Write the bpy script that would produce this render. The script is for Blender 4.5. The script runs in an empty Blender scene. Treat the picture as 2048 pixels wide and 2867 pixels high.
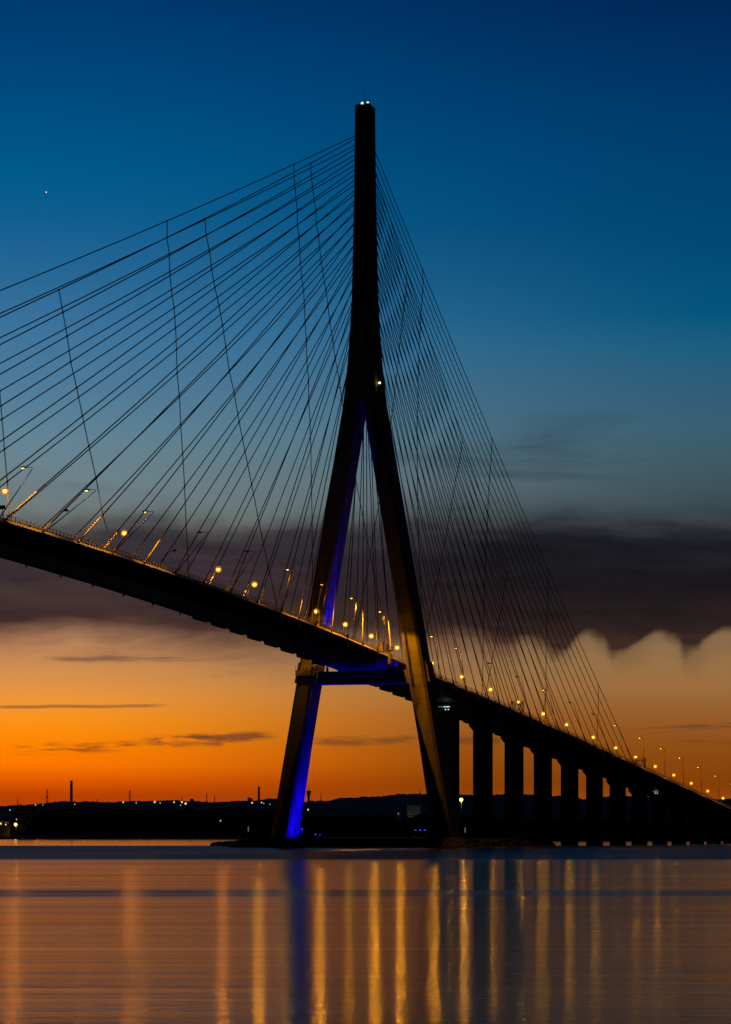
import bpy, bmesh, math, random
from mathutils import Vector, Matrix
random.seed(7)
S = bpy.context.scene
COL = S.collection
PI = math.pi

# ------------------------------------------------------------------ frame of the place
# X runs along the bridge (+ towards the approach piers), Y across it, Z up, metres; tower at the origin
TH = math.radians(16.6046)
D0, F = 900.8, 8647.7
V = Vector((math.cos(TH), math.sin(TH), 0))        # direction of view over the water
R = Vector((math.sin(TH), -math.cos(TH), 0))       # to the right of it
CAMZ = 3.45
CAM = -D0 * V + 0.1 * R + Vector((0, 0, CAMZ))

def at(px, dep, z=0.0):
    p = CAM + dep * V + dep * (px - 1024) / F * R
    return Vector((p.x, p.y, z))

def zat(y, dep):
    return CAMZ + (2339 - y) * dep / F

def zdeck(X):
    if X < -20:
        t = max(X, -396 - (X + 396)) if X < -396 else X
        t = t + 20
        return 55.6 - .066 * t - .0000877 * t * t
    if X < 218:
        return 55.6 - .0655 * (X + 20)
    return 40.0 - .0705 * (X - 218)

# ------------------------------------------------------------------ helpers
def link(o):
    COL.objects.link(o)
    return o

def empty(name, loc, label, cat, group=None):
    o = link(bpy.data.objects.new(name, None))
    o.location = loc
    o.empty_display_size = 1
    o['label'] = label
    o['category'] = cat
    if group: o['group'] = group
    return o

def tag(o, label=None, cat=None, group=None, kind=None):
    if label: o['label'] = label
    if cat: o['category'] = cat
    if group: o['group'] = group
    if kind: o['kind'] = kind
    return o

class MB:
    def __init__(s):
        s.v = []; s.f = []
    def quadbox(s, pts):                       # 8 points: bottom 4 (ccw), top 4
        n = len(s.v); s.v += [tuple(p) for p in pts]
        for q in ((3,2,1,0),(4,5,6,7),(0,1,5,4),(1,2,6,5),(2,3,7,6),(3,0,4,7)):
            s.f.append(tuple(n + i for i in q))
        return s
    def box(s, x0, x1, y0, y1, z0, z1):
        return s.quadbox([(x0,y0,z0),(x1,y0,z0),(x1,y1,z0),(x0,y1,z0),(x0,y0,z1),(x1,y0,z1),(x1,y1,z1),(x0,y1,z1)])
    def loft(s, rings, cap=True):
        n0 = len(s.v); m = len(rings[0])
        for r in rings: s.v += [tuple(p) for p in r]
        for i in range(len(rings) - 1):
            for j in range(m):
                a = n0 + i*m + j; b = n0 + i*m + (j+1) % m
                s.f.append((a, b, b+m, a+m))
        if cap:
            s.f.append(tuple(n0 + j for j in reversed(range(m))))
            s.f.append(tuple(n0 + (len(rings)-1)*m + j for j in range(m)))
        return s
    def tube(s, pts, r, n=6, r1=None):
        pts = [Vector(p) for p in pts]
        rings = []
        for i, p in enumerate(pts):
            d = (pts[min(i+1, len(pts)-1)] - pts[max(i-1, 0)]).normalized()
            a = d.orthogonal().normalized() if abs(d.z) > .98 else d.cross(Vector((0,0,1))).normalized()
            b = d.cross(a)
            t = i / max(1, len(pts)-1)
            rr = r if r1 is None else r + (r1 - r) * t
            rings.append([p + rr*(math.cos(2*PI*k/n)*a + math.sin(2*PI*k/n)*b) for k in range(n)])
        return s.loft(rings)
    def ball(s, c, r, nu=10, nv=6, sq=(1,1,1), jit=0.0):
        c = Vector(c); n0 = len(s.v)
        s.v.append((c.x, c.y, c.z - r*sq[2]))
        for i in range(1, nv):
            t = -PI/2 + PI*i/nv
            for j in range(nu):
                a = 2*PI*j/nu
                k = r*(1 + random.uniform(-jit, jit))
                s.v.append((c.x+k*sq[0]*math.cos(t)*math.cos(a), c.y+k*sq[1]*math.cos(t)*math.sin(a), c.z+k*sq[2]*math.sin(t)))
        s.v.append((c.x, c.y, c.z + r*sq[2])); top = len(s.v)-1
        for j in range(nu):
            s.f.append((n0, n0+1+(j+1) % nu, n0+1+j))
            for i in range(nv-2):
                a = n0+1+i*nu+j; b = n0+1+i*nu+(j+1) % nu
                s.f.append((a, b, b+nu, a+nu))
            k = n0+1+(nv-2)*nu
            s.f.append((k+j, k+(j+1) % nu, top))
        return s
    def lathe(s, c, prof, n=16):               # prof: (radius, z)
        rings = [[(c[0]+r*math.cos(2*PI*k/n), c[1]+r*math.sin(2*PI*k/n), c[2]+z) for k in range(n)] for r, z in prof]
        return s.loft(rings)
    def mesh(s, name):
        me = bpy.data.meshes.new(name)
        me.from_pydata(s.v, [], s.f)
        me.update()
        return me
    def build(s, name, mat, parent=None, smooth=False, origin=None):
        me = s.mesh(name)
        if smooth:
            me.polygons.foreach_set('use_smooth', [True]*len(me.polygons))
        me.materials.append(mat)
        o = link(bpy.data.objects.new(name, me))
        if origin is not None:
            me.transform(Matrix.Translation(-Vector(origin)))
            o.location = origin
        if parent:
            o.parent = parent
            # meshes are written in world coordinates: undo the parent's place
            me.transform(Matrix.Translation(-wloc(parent)))
        return o

def wloc(o):
    p = Vector(o.location)
    while o.parent:
        o = o.parent; p = p + Vector(o.location)
    return p

ORD = ['', 'topmost', 'second', 'third', 'fourth', 'fifth', 'sixth', 'seventh', 'eighth', 'ninth', 'tenth', 'eleventh', 'twelfth',
       'thirteenth', 'fourteenth', 'fifteenth', 'sixteenth', 'seventeenth', 'eighteenth', 'nineteenth', 'twentieth',
       'twenty-first', 'twenty-second', 'lowest', 'twenty-fourth', 'twenty-fifth', 'twenty-sixth', 'twenty-seventh']

# ------------------------------------------------------------------ materials
class NT:
    """tiny expression builder over a shader node tree"""
    def __init__(s, tree):
        s.t = tree; s.n = tree.nodes; s.l = tree.links
    def put(s, sock, val):
        if isinstance(val, (int, float)): sock.default_value = val
        elif isinstance(val, (tuple, list)): sock.default_value = val
        else: s.l.new(val, sock)
    def m(s, op, a, b=0.0, c=0.0, clamp=False):
        n = s.n.new('ShaderNodeMath'); n.operation = op; n.use_clamp = clamp
        s.put(n.inputs[0], a); s.put(n.inputs[1], b)
        if len(n.inputs) > 2: s.put(n.inputs[2], c)
        return n.outputs[0]
    def add(s, a, b): return s.m('ADD', a, b)
    def sub(s, a, b): return s.m('SUBTRACT', a, b)
    def mul(s, a, b): return s.m('MULTIPLY', a, b)
    def sstep(s, x, e0, e1):                   # smooth 0->1 between e0 and e1 (e1 may be below e0)
        n = s.n.new('ShaderNodeMapRange'); n.interpolation_type = 'SMOOTHSTEP'
        s.put(n.inputs['Value'], x); s.put(n.inputs['From Min'], e0); s.put(n.inputs['From Max'], e1)
        return n.outputs[0]
    def lerp(s, x, e0, e1, o0, o1):
        n = s.n.new('ShaderNodeMapRange')
        s.put(n.inputs['Value'], x)
        for k, v in zip(('From Min','From Max','To Min','To Max'), (e0, e1, o0, o1)): s.put(n.inputs[k], v)
        return n.outputs[0]
    def vec(s, x, y, z=0.0):
        n = s.n.new('ShaderNodeCombineXYZ')
        s.put(n.inputs[0], x); s.put(n.inputs[1], y); s.put(n.inputs[2], z)
        return n.outputs[0]
    def dot(s, a, b):
        n = s.n.new('ShaderNodeVectorMath'); n.operation = 'DOT_PRODUCT'
        s.put(n.inputs[0], a); s.put(n.inputs[1], tuple(b))
        return n.outputs['Value']
    def noise(s, vec, scale=1.0, detail=4.0, rough=.5, dist=0.0):
        n = s.n.new('ShaderNodeTexNoise')
        s.put(n.inputs['Vector'], vec); n.inputs['Scale'].default_value = scale
        n.inputs['Detail'].default_value = detail; n.inputs['Roughness'].default_value = rough
        n.inputs['Distortion'].default_value = dist
        return n.outputs[0]
    def mix(s, f, a, b):
        n = s.n.new('ShaderNodeMix'); n.data_type = 'RGBA'
        s.put(n.inputs[0], f)
        s.put(n.inputs[6], a if not isinstance(a, tuple) else (*a, 1)[:4]); s.put(n.inputs[7], b if not isinstance(b, tuple) else (*b, 1)[:4])
        return n.outputs[2]
    def ramp(s, x, stops):
        n = s.n.new('ShaderNodeValToRGB'); s.put(n.inputs[0], x)
        e = n.color_ramp.elements
        e[0].position, e[0].color = stops[0][0], (*stops[0][1], 1)
        e[1].position, e[1].color = stops[-1][0], (*stops[-1][1], 1)
        for p, c in stops[1:-1]:
            k = e.new(p); k.color = (*c, 1)
        n.color_ramp.interpolation = 'LINEAR'
        return n.outputs[0]
    def curve(s, x, pts, lo, hi, x0, x1, vector=False):      # piecewise smooth function of x: pts in real units
        n = s.n.new('ShaderNodeFloatCurve')
        c = n.mapping.curves[0]
        q = [((a-x0)/(x1-x0), (b-lo)/(hi-lo)) for a, b in pts]
        c.points[0].location = q[0]; c.points[1].location = q[-1]
        for p in q[1:-1]: c.points.new(*p)
        for p in c.points: p.handle_type = 'VECTOR' if vector else 'AUTO'
        n.mapping.update()
        s.put(n.inputs['Value'], s.lerp(x, x0, x1, 0.0, 1.0))
        return s.lerp(n.outputs[0], 0.0, 1.0, lo, hi)

def sr(r, g, b):                               # screen value -> linear
    f = lambda c: (c/255/12.92) if c <= 10 else ((c/255+.055)/1.055)**2.4
    return (f(r), f(g), f(b))

def mat(name, col, rough=.7, metal=0.0, var=.25, scale=.4, bump=0.0, joints=None):
    m = bpy.data.materials.new(name); m.use_nodes = True
    t = NT(m.node_tree)
    b = m.node_tree.nodes['Principled BSDF']
    geo = t.n.new('ShaderNodeNewGeometry')
    n1 = t.noise(geo.outputs['Position'], scale, 6, .6)
    n2 = t.noise(geo.outputs['Position'], scale*9, 3, .6)
    k = t.add(t.mul(n1, .65), t.mul(n2, .35))
    k = t.lerp(k, .3, .7, 1-var, 1+var)
    if joints:
        sep = t.n.new('ShaderNodeSeparateXYZ'); t.put(sep.inputs[0], geo.outputs['Position'])
        fr = t.m('FRACT', t.mul(sep.outputs[2], 1/joints))
        line = t.m('LESS_THAN', fr, .045)
        k = t.mul(k, t.sub(1.0, t.mul(line, .55)))
        # rain streaks running down the faces
        st = t.noise(t.vec(t.mul(sep.outputs[0], 1.3), t.mul(sep.outputs[1], 1.3), t.mul(sep.outputs[2], .03)), 1.0, 4, .6)
        k = t.mul(k, t.lerp(st, .35, .7, 1.1, .7))
    v = t.n.new('ShaderNodeVectorMath'); v.operation = 'SCALE'
    v.inputs[0].default_value = col; t.put(v.inputs['Scale'], k)
    t.put(b.inputs['Base Color'], v.outputs[0])
    b.inputs['Roughness'].default_value = rough
    b.inputs['Metallic'].default_value = metal
    if bump:
        bn = t.n.new('ShaderNodeBump'); bn.inputs['Strength'].default_value = bump
        t.put(bn.inputs['Height'], n2); t.put(b.inputs['Normal'], bn.outputs[0])
    return m

def emat(name, col, strength):
    m = bpy.data.materials.new(name); m.use_nodes = True
    t = NT(m.node_tree); n = t.n
    n.remove(n['Principled BSDF'])
    e = n.new('ShaderNodeEmission'); e.inputs[0].default_value = (*col, 1); e.inputs[1].default_value = strength
    # filament / lens unevenness
    tex = n.new('ShaderNodeNewGeometry')
    k = t.noise(tex.outputs['Position'], 6.0, 2)
    t.put(e.inputs[1], t.mul(t.lerp(k, .3, .7, .85, 1.15), strength))
    t.l.new(e.outputs[0], n['Material Output'].inputs[0])
    return m

M = dict(
    concrete=mat('concrete', (.19,.175,.158), .85, var=.22, scale=.25, joints=3.3),
    pierc=mat('pier concrete', (.21,.20,.185), .85, var=.2, scale=.3, joints=4.0),
    deck=mat('deck steel paint', (.24,.25,.26), .55, var=.15, scale=.3),
    asphalt=mat('asphalt', (.035,.035,.037), .9, var=.2, scale=.8),
    paint=mat('road paint', (.7,.7,.68), .6, var=.1, scale=1.0),
    rail=mat('galvanised rail', (.38,.38,.37), .5, .3, var=.15, scale=1.0),
    cable=mat('cable sheath', (.18,.18,.185), .55, var=.12, scale=.3),
    guard=mat('cable guard tube', (.42,.42,.41), .5, var=.12, scale=.4),
    rope=mat('damping rope', (.26,.27,.29), .6, var=.12, scale=.5),
    dark=mat('dark steel', (.06,.06,.065), .5, .4, var=.2, scale=1.0),
    pole=mat('lamp pole paint', (.17,.17,.165), .5, .2, var=.12, scale=.6),
    red=mat('red oxide steel', (.16,.045,.03), .7, var=.3, scale=1.2),
    cab=mat('cabinet grey', (.34,.33,.30), .6, var=.15, scale=1.0),
    leaf=mat('foliage', (.035,.05,.022), .9, var=.45, scale=.15),
    bark=mat('bark', (.06,.045,.035), .9, var=.3, scale=1.0),
    soil=mat('bank soil', (.03,.027,.02), .95, var=.4, scale=.08),
    mud=mat('wet mud', (.03,.026,.022), .7, var=.3, scale=.05),
    rock=mat('riprap stone', (.035,.032,.03), .9, var=.4, scale=.5, bump=.4),
    hill=mat('wooded hillside', (.045,.055,.035), .95, var=.4, scale=.01),
    brick=mat('chimney brick', (.12,.08,.065), .9, var=.25, scale=.1),
    wall=mat('warehouse cladding', (.62,.63,.58), .7, var=.1, scale=.05),
    roof=mat('metal roof', (.3,.3,.3), .6, var=.15, scale=.1),
)
SOD = (1.0, .36, .012)
E_ = dict(
    far=emat('sodium bulb', (1.0,.52,.06), 14),
    faro=emat('sodium bulb warm', (1.0, .42, .05), 14),
    fdim=emat('sodium bulb worn', (1.0, .46, .05), 9),
    near=emat('sodium bulb hooded', (1.0, .45, .05), 6),
    town=emat('town lamp', (.75, 1.0, .5), .9),
    townw=emat('town lamp warm', (1.0, .62, .2), 1.4),
    white=emat('beacon lens', (1.0, .98, .72), 1.5),
    yel=emat('warning lens', (1.0, .92, .25), 7),
    tube=emat('fluorescent tube', (.62, 1.0, .8), 1.1),
    blue=emat('blue flood lens', (.10, .05, 1.0), 1.6),
    star=emat('planet light', (1.0, .85, .7), 1.1),
    win=emat('lit panel', (.75, .85, .55), .5),
)

def bowl(name, col, k):  # material of the added lamp halo, no glass part
    # added halo shell: emission painted around the bulb as bloom, clear towards its rim
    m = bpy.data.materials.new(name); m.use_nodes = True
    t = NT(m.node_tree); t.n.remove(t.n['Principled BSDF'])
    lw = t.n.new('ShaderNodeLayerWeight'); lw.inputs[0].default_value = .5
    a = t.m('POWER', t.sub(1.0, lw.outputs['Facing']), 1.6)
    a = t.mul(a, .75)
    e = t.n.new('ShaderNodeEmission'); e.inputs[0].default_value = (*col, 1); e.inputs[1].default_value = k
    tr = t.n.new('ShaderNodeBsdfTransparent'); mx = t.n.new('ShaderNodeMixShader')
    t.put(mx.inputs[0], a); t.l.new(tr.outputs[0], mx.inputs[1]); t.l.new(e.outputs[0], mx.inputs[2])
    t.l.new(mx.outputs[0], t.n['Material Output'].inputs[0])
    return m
E_['bowl'] = bowl('lamp halo', (1.0, .40, .02), .9)  # halo glow standing in for bloom, no real bowl
E_['halo_warm'] = bowl('lamp halo warm', (1.0, .27, .03), .9)

# ------------------------------------------------------------------ world: the dusk sky, by direction only
def make_world():
    w = bpy.data.worlds.new('World'); S.world = w; w.use_nodes = True
    t = NT(w.node_tree); n = t.n
    bg = n['Background']
    tc = n.new('ShaderNodeTexCoord')
    d = tc.outputs['Generated']
    a = t.dot(d, V); b = t.dot(d, R); c = t.dot(d, (0,0,1))
    az = t.m('ARCTAN2', b, a)                                    # radians from the axis of the river view
    el = t.m('ARCSINE', c)
    U = t.mul(az, F/1000.0)                                      # -1.02..1.02 over the photographed part
    E = t.mul(el, F/1000.0)                                      # 0..2.34
    def px(y): return (2339-y)/2339*.9
    x = t.mul(E, .9/2.339)
    L = t.ramp(x, [(0, sr(150,52,0)), (px(2262), sr(172,66,8)), (px(2225), sr(186,64,0)), (px(2185), sr(226,90,0)), (px(2140), sr(255,120,0)), (px(2085), sr(255,132,0)),
                   (px(2020), sr(252,146,22)), (px(1960), sr(240,150,54)), (px(1900), sr(216,145,74)), (px(1840), sr(200,139,85)), (px(1770), sr(182,132,94)), (px(1600), sr(150,130,118)),
                   (px(1450), sr(118,128,126)), (px(1360), sr(112,132,138)), (px(1230), sr(98,132,150)), (px(1100), sr(80,124,154)), (px(950), sr(62,116,156)),
                   (px(800), sr(40,104,150)), (px(640), sr(14,94,144)), (px(500), sr(0,88,138)), (px(300), sr(0,74,126)), (px(100), sr(0,60,112)), (px(0), sr(0,52,104)), (.98, sr(0,40,84)), (1.0, sr(0,38,80))])
    Rr = t.ramp(x, [(0, sr(150,66,16)), (px(2240), sr(150,70,18)), (px(2200), sr(132,62,6)), (px(2100), sr(140,76,18)), (px(2000), sr(150,92,42)), (px(1930), sr(156,108,62)),
                   (px(1860), sr(150,113,71)), (px(1780), sr(142,112,78)), (px(1600), sr(110,104,98)), (px(1440), sr(58,74,80)), (px(1380), sr(60,80,88)), (px(1300), sr(60,88,100)), (px(1200), sr(56,94,114)),
                   (px(1090), sr(44,92,118)), (px(990), sr(26,92,126)), (px(900), sr(0,84,124)), (px(700), sr(0,72,114)), (px(500), sr(0,64,110)), (px(300), sr(0,54,102)), (px(120), sr(0,42,90)), (px(0), sr(0,36,82)), (.98, sr(0,30,70)), (1.0, sr(0,28,66))])
    wob = t.mul(t.sub(t.noise(t.vec(U, E, 3.0), .9, 2), .5), .25)
    sky = t.mix(t.sstep(t.add(U, wob), -1.04, t.lerp(t.m('MINIMUM', t.m('MAXIMUM', E, .5), .95), .5, .95, .52, 1.2)), L, Rr)
    # ---- clouds
    warp = t.sub(t.noise(t.vec(t.mul(U, 1.6), t.mul(E, 4.0), 1.0), 1.0, 4, .55), .5)
    fine = t.sub(t.noise(t.vec(t.mul(U, 3.2), t.mul(E, 14.0), 5.0), 1.0, 5, .6, .6), .5)
    def P(x_): return (x_-1024)/1000.0
    def Q(y_): return (2339-y_)/1000.0
    # thin veils above the band, on both sides
    veil = t.noise(t.vec(t.mul(U, 1.1), t.mul(E, 9.0), 2.0), 1.0, 5, .55, .5)
    vm = t.mul(t.sstep(veil, .48, .78), t.mul(t.sstep(E, Q(1470), Q(1380)), t.sstep(E, Q(1080), Q(1280))))
    vm = t.mul(vm, t.lerp(U, -1.0, .6, .28, .7))
    sky = t.mix(vm, sky, t.mix(t.sstep(U, -.6, .5), sr(74,86,92), sr(42,58,68)))
    # the great band
    wq = t.sstep(U, .30, .50)                                    # right-hand part has rolled lower lobes
    Bc = t.curve(U, [(-1.1, Q(1790)), (P(250), Q(1786)), (P(520), Q(1800)), (P(760), Q(1810)), (P(1000), Q(1808)), (P(1240), Q(1814)), (P(1320), Q(1806)), (P(1370), Q(1806)), (P(1400), Q(1812)),
                     (P(1435), Q(1806)), (P(1480), Q(1786)), (P(1505), Q(1786)), (P(1535), Q(1798)), (P(1566), Q(1822)), (P(1600), Q(1800)), (P(1635), Q(1771)), (P(1650), Q(1767)), (P(1672), Q(1772)), (P(1698), Q(1788)),
                     (P(1725), Q(1823)), (P(1770), Q(1809)), (P(1820), Q(1779)), (P(1846), Q(1769)), (P(1872), Q(1774)), (P(1900), Q(1794)), (P(1930), Q(1826)), (P(1965), Q(1808)), (P(2010), Q(1774)), (P(2036), Q(1766)), (P(2080), Q(1785)), (1.2, Q(1800))], .45, .65, -1.1, 1.2)
    Tc = t.curve(U, [(-1.1, Q(1440)), (P(120), Q(1444)), (P(240), Q(1425)), (P(440), Q(1405)), (P(540), Q(1440)), (P(700), Q(1452)), (P(860), Q(1415)), (P(1010), Q(1425)), (P(1250), Q(1425)), (P(1450), Q(1428)), (P(1700), Q(1440)), (1.2, Q(1470))],
                 .84, .98, -1.1, 1.2)
    # wind-torn streaks slanting up to the right
    along = t.add(U, t.mul(E, .42)); across = t.sub(E, t.mul(U, .40))
    torn = t.sub(t.noise(t.vec(t.mul(along, 2.4), t.mul(across, 9.0), 3.0), 1.0, 5, .6, .5), .5)
    Eb = t.add(E, t.add(t.mul(warp, t.lerp(wq, 0, 1, .11, .012)), t.add(t.mul(fine, t.lerp(wq, 0, 1, .08, .03)), t.mul(torn, t.mul(wq, .035)))))
    # the rolled lobes are crisp on their right flank and smoky on their left
    Sf = t.curve(U, [(-1.1, .055), (P(1300), .05), (P(1380), .05), (P(1420), .03), (P(1470), .03), (P(1500), .05), (P(1535), .055), (P(1570), .026), (P(1610), .018), (P(1640), .022), (P(1672), .052), (P(1700), .056), (P(1728), .024), (P(1780), .017), (P(1838), .02),
                     (P(1872), .052), (P(1900), .054), (P(1932), .022), (P(1980), .017), (P(2030), .022), (P(2080), .05), (1.2, .06)], 0.0, .12, -1.1, 1.2)
    dB = t.sub(Eb, Bc)
    Sh = t.mul(Sf, .85)
    lowm = t.sstep(dB, t.lerp(wq, 0, 1, -.05, t.mul(Sf, -1.0)), t.lerp(wq, 0, 1, .06, .012))
    Et = t.add(E, t.add(t.mul(warp, t.lerp(U, -1, .6, .26, .12)), t.mul(fine, .10)))
    topm = t.sstep(t.sub(Et, Tc), t.lerp(U, -1, 1, .05, .06), t.lerp(U, -1, 1, -.13, -.07))
    band = t.mul(lowm, topm)
    band = t.mul(band, t.add(t.lerp(U, -.9, .5, .955, .985), t.mul(fine, t.lerp(U, -.5, .6, .16, .03))))
    cl = t.ramp(t.lerp(E, Q(1840), Q(1400), 0, 1), [(0, sr(84,56,48)), (.2, sr(60,40,39)), (.4, sr(53,38,43)), (.7, sr(49,42,51)), (1, sr(66,68,72))])
    cr = t.ramp(t.lerp(E, Q(1840), Q(1400), 0, 1), [(0, sr(72,48,38)), (.17, sr(48,34,32)), (.38, sr(27,22,25)), (.6, sr(25,24,30)), (.85, sr(30,31,40)), (1, sr(40,48,56))])
    cc = t.mix(t.sstep(U, -.5, .55), cl, cr)
    lay = t.noise(t.vec(t.add(t.mul(U, 1.3), t.mul(E, 1.2)), t.mul(E, 11.0), 8.0), 1.0, 5, .6, .5)
    cc = t.mix(t.mul(t.sstep(lay, .42, .66), .75), cc, t.mix(t.sstep(U, -.3, .4), sr(38,31,37), sr(17,16,23)))
    cc = t.mix(t.mul(t.sstep(lay, .5, .28), t.mul(t.sstep(E, Q(1780), Q(1500)), .55)), cc, t.mix(t.sstep(U, -.3, .4), sr(76,66,72), sr(48,48,58)))
    sky = t.mix(band, sky, cc)
    # dusky fringe under the band on the left
    fr = t.mul(t.sstep(t.add(t.sub(Eb, Bc), t.mul(fine, .09)), -.09, .01), t.sstep(E, Q(1700), Q(1790)))
    sky = t.mix(t.mul(fr, t.mul(t.sub(1.0, t.mul(wq, .35)), t.mul(t.sub(1.0, band), .5))), sky, t.mix(wq, sr(120,84,70), sr(78,55,44)))
    # small low streaks
    def streak(sky, x0, x1, y0, y1, half, col, k, sx=6.0, sy=60.0, lo=.42, hi=.66, seed=0.0):
        uc, su = (P(x0)+P(x1))/2, abs(P(x1)-P(x0))/2
        slope = (Q(y1)-Q(y0))/(P(x1)-P(x0)); vc = (Q(y0)+Q(y1))/2
        du = t.m('ABSOLUTE', t.mul(t.sub(U, uc), 1/su))
        wv = t.mul(t.sub(t.noise(t.vec(t.mul(U, 5.0), seed, 0), 1.0, 2), .5), half*1.6)
        dv = t.m('ABSOLUTE', t.mul(t.sub(t.sub(E, t.add(vc, wv)), t.mul(t.sub(U, uc), slope)), 1/half))
        nz = t.noise(t.vec(t.mul(U, sx), t.mul(E, sy), seed), 1.0, 5, .6, .4)
        mk = t.mul(t.mul(t.sstep(du, 1.0, .65), t.sstep(dv, 1.0, .25)), t.mul(t.sstep(nz, lo, hi), k))
        return t.mix(mk, sky, col)
    sky = streak(sky, 90, 720, 1852, 1838, .013, sr(120,84,66), .85, 3.0, 40.0, .34, .6, 1.0)
    sky = streak(sky, -60, 500, 1983, 1976, .007, sr(152,96,56), .8, 2.0, 30, .2, .5, 2.0)
    sky = streak(sky, 20, 420, 2103, 2085, .022, sr(128,66,22), .75, 7.0, 70.0, .42, .62, 3.0)
    sky = streak(sky, 380, 800, 2076, 2062, .020, sr(118,66,34), .85, 7.0, 60.0, .40, .60, 4.0)
    sky = streak(sky, 470, 640, 2078, 2074, .022, sr(110,62,34), .8, 8.0, 40.0, .32, .55, 9.0)
    sky = streak(sky, 850, 1200, 2075, 2073, .020, sr(112,66,34), .7, 7.0, 60.0, .38, .60, 5.0)
    sky = streak(sky, 1200, 1420, 2070, 2070, .020, sr(96,56,30), .6, 7.0, 40.0, .34, .6, 7.0)
    sky = streak(sky, 1740, 2100, 2052, 2028, .012, sr(92,58,34), .7, 6.0, 70.0, .42, .62, 6.0)
    sky = streak(sky, 1880, 2100, 2078, 2082, .010, sr(96,52,24), .6, 5.0, 60.0, .36, .6, 8.0)
    # night side: far from the afterglow and overhead the sky is deep and dark
    night = (.0016, .0022, .0042)
    aa = t.m('ABSOLUTE', az)
    sky = t.mix(t.sstep(aa, .25, 1.0), sky, night)
    sky = t.mix(t.sstep(el, .29, .95), sky, night)
    t.put(bg.inputs[0], sky); bg.inputs[1].default_value = 1.0
make_world()

# ------------------------------------------------------------------ water
def make_water():
    m = bpy.data.materials.new('river water'); m.use_nodes = True
    t = NT(m.node_tree); b = m.node_tree.nodes['Principled BSDF']
    g = t.n.new('ShaderNodeNewGeometry'); p = g.outputs['Position']
    lat = t.dot(p, R); dep = t.add(t.dot(p, V), D0)
    w1 = t.noise(t.vec(t.mul(lat, 1/9.0), t.mul(dep, 1/.9), 0), 1.0, 4, .6)
    w2 = t.noise(t.vec(t.mul(lat, 1/70.0), t.mul(dep, 1/7.0), 4), 1.0, 4, .6)
    w4 = t.noise(t.vec(t.mul(lat, 1/2.2), t.mul(dep, 1/1.1), 12), 1.0, 3, .55)
    w3 = t.noise(t.vec(t.mul(lat, 1/.3), t.mul(dep, 1/.5), 7), 1.0, 2, .6)
    h = t.add(t.mul(w1, .010), t.add(t.mul(w2, .04), t.add(t.mul(w4, .014), t.mul(w3, .006))))
    bn = t.n.new('ShaderNodeBump'); bn.inputs['Strength'].default_value = 1.0; bn.inputs['Distance'].default_value = 1.0
    t.put(bn.inputs['Height'], h); t.put(b.inputs['Normal'], bn.outputs[0])
    # wind patches: calm water off the far shore, a rippled belt along the bank, streaky water nearer
    wav = t.mul(t.sub(t.noise(t.vec(t.mul(lat, 1/160.0), t.mul(dep, 1/160.0), 9), 1.0, 2), .5), .16)
    ld = t.add(t.m('LOGARITHM', dep, 10.0), t.mul(wav, .16))
    lg = math.log10
    rr = t.curve(ld, [(1.6, .085), (lg(150), .09), (lg(170), .095), (lg(184), .17), (lg(190), .17), (lg(196), .09), (lg(300), .09), (lg(400), .10), (lg(436), .11), (lg(452), .25), (lg(700), .27), (lg(940), .27), (lg(1000), .24), (lg(1075), .08), (lg(1500), .05), (4.5, .05)],
                 0.0, .6, 1.6, 4.5)
    st = t.noise(t.vec(t.mul(lat, 1/70.0), t.mul(ld, 95.0), 2), 1.0, 4, .65)
    rr = t.add(rr, t.mul(t.sub(st, .5), t.lerp(ld, lg(120), lg(230), .15, .26)))
    rr = t.m('MAXIMUM', rr, .05)
    t.put(b.inputs['Roughness'], rr)
    b.inputs['Base Color'].default_value = (.006, .010, .014, 1)
    b.inputs['IOR'].default_value = 1.333
    tv = t.vec(V.x, V.y, 0.0)
    # the surface is a mix of smooth swell and steeper capillary ripples: a second, broader lobe
    b2 = t.n.new('ShaderNodeBsdfPrincipled')
    b2.inputs['Base Color'].default_value = (.006, .010, .014, 1); b2.inputs['IOR'].default_value = 1.333
    t.put(b2.inputs['Roughness'], t.add(t.mul(rr, 1.05), .052)); t.put(b2.inputs['Normal'], bn.outputs[0])
    for q in (b, b2):
        q.inputs['Anisotropic'].default_value = .82; t.put(q.inputs['Tangent'], tv)
    mx = t.n.new('ShaderNodeMixShader'); 
    t.put(mx.inputs[0], t.mul(t.sstep(dep, 1150, 1000), .33))
    t.l.new(b.outputs[0], mx.inputs[1]); t.l.new(b2.outputs[0], mx.inputs[2])
    # dark diffuse mixed in to dim the reflections, painted shade of wave troughs
    df = t.n.new('ShaderNodeBsdfDiffuse'); df.inputs[0].default_value = (.02, .018, .014, 1)
    m2 = t.n.new('ShaderNodeMixShader')
    t.put(m2.inputs[0], t.mul(t.sstep(dep, 1150, 1000), t.lerp(w2, .3, .7, .18, .42)))
    t.l.new(mx.outputs[0], m2.inputs[1]); t.l.new(df.outputs[0], m2.inputs[2])
    t.l.new(m2.outputs[0], t.n['Material Output'].inputs[0])
    mb = MB()
    q = [at(1024, -300) - R*600, at(1024, -300) + R*600, at(1024, 14000) + R*5000, at(1024, 14000) - R*5000]
    mb.v = [(p.x, p.y, 0) for p in q]; mb.f = [(0,1,2,3)]
    o = mb.build('water', m)
    tag(o, kind='structure')
    bed = MB(); bed.v = [(p.x*1.02, p.y*1.02, -6) for p in q]; bed.f = [(0,1,2,3)]
    tag(bed.build('ground', M['mud']), kind='structure')
make_water()

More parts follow.
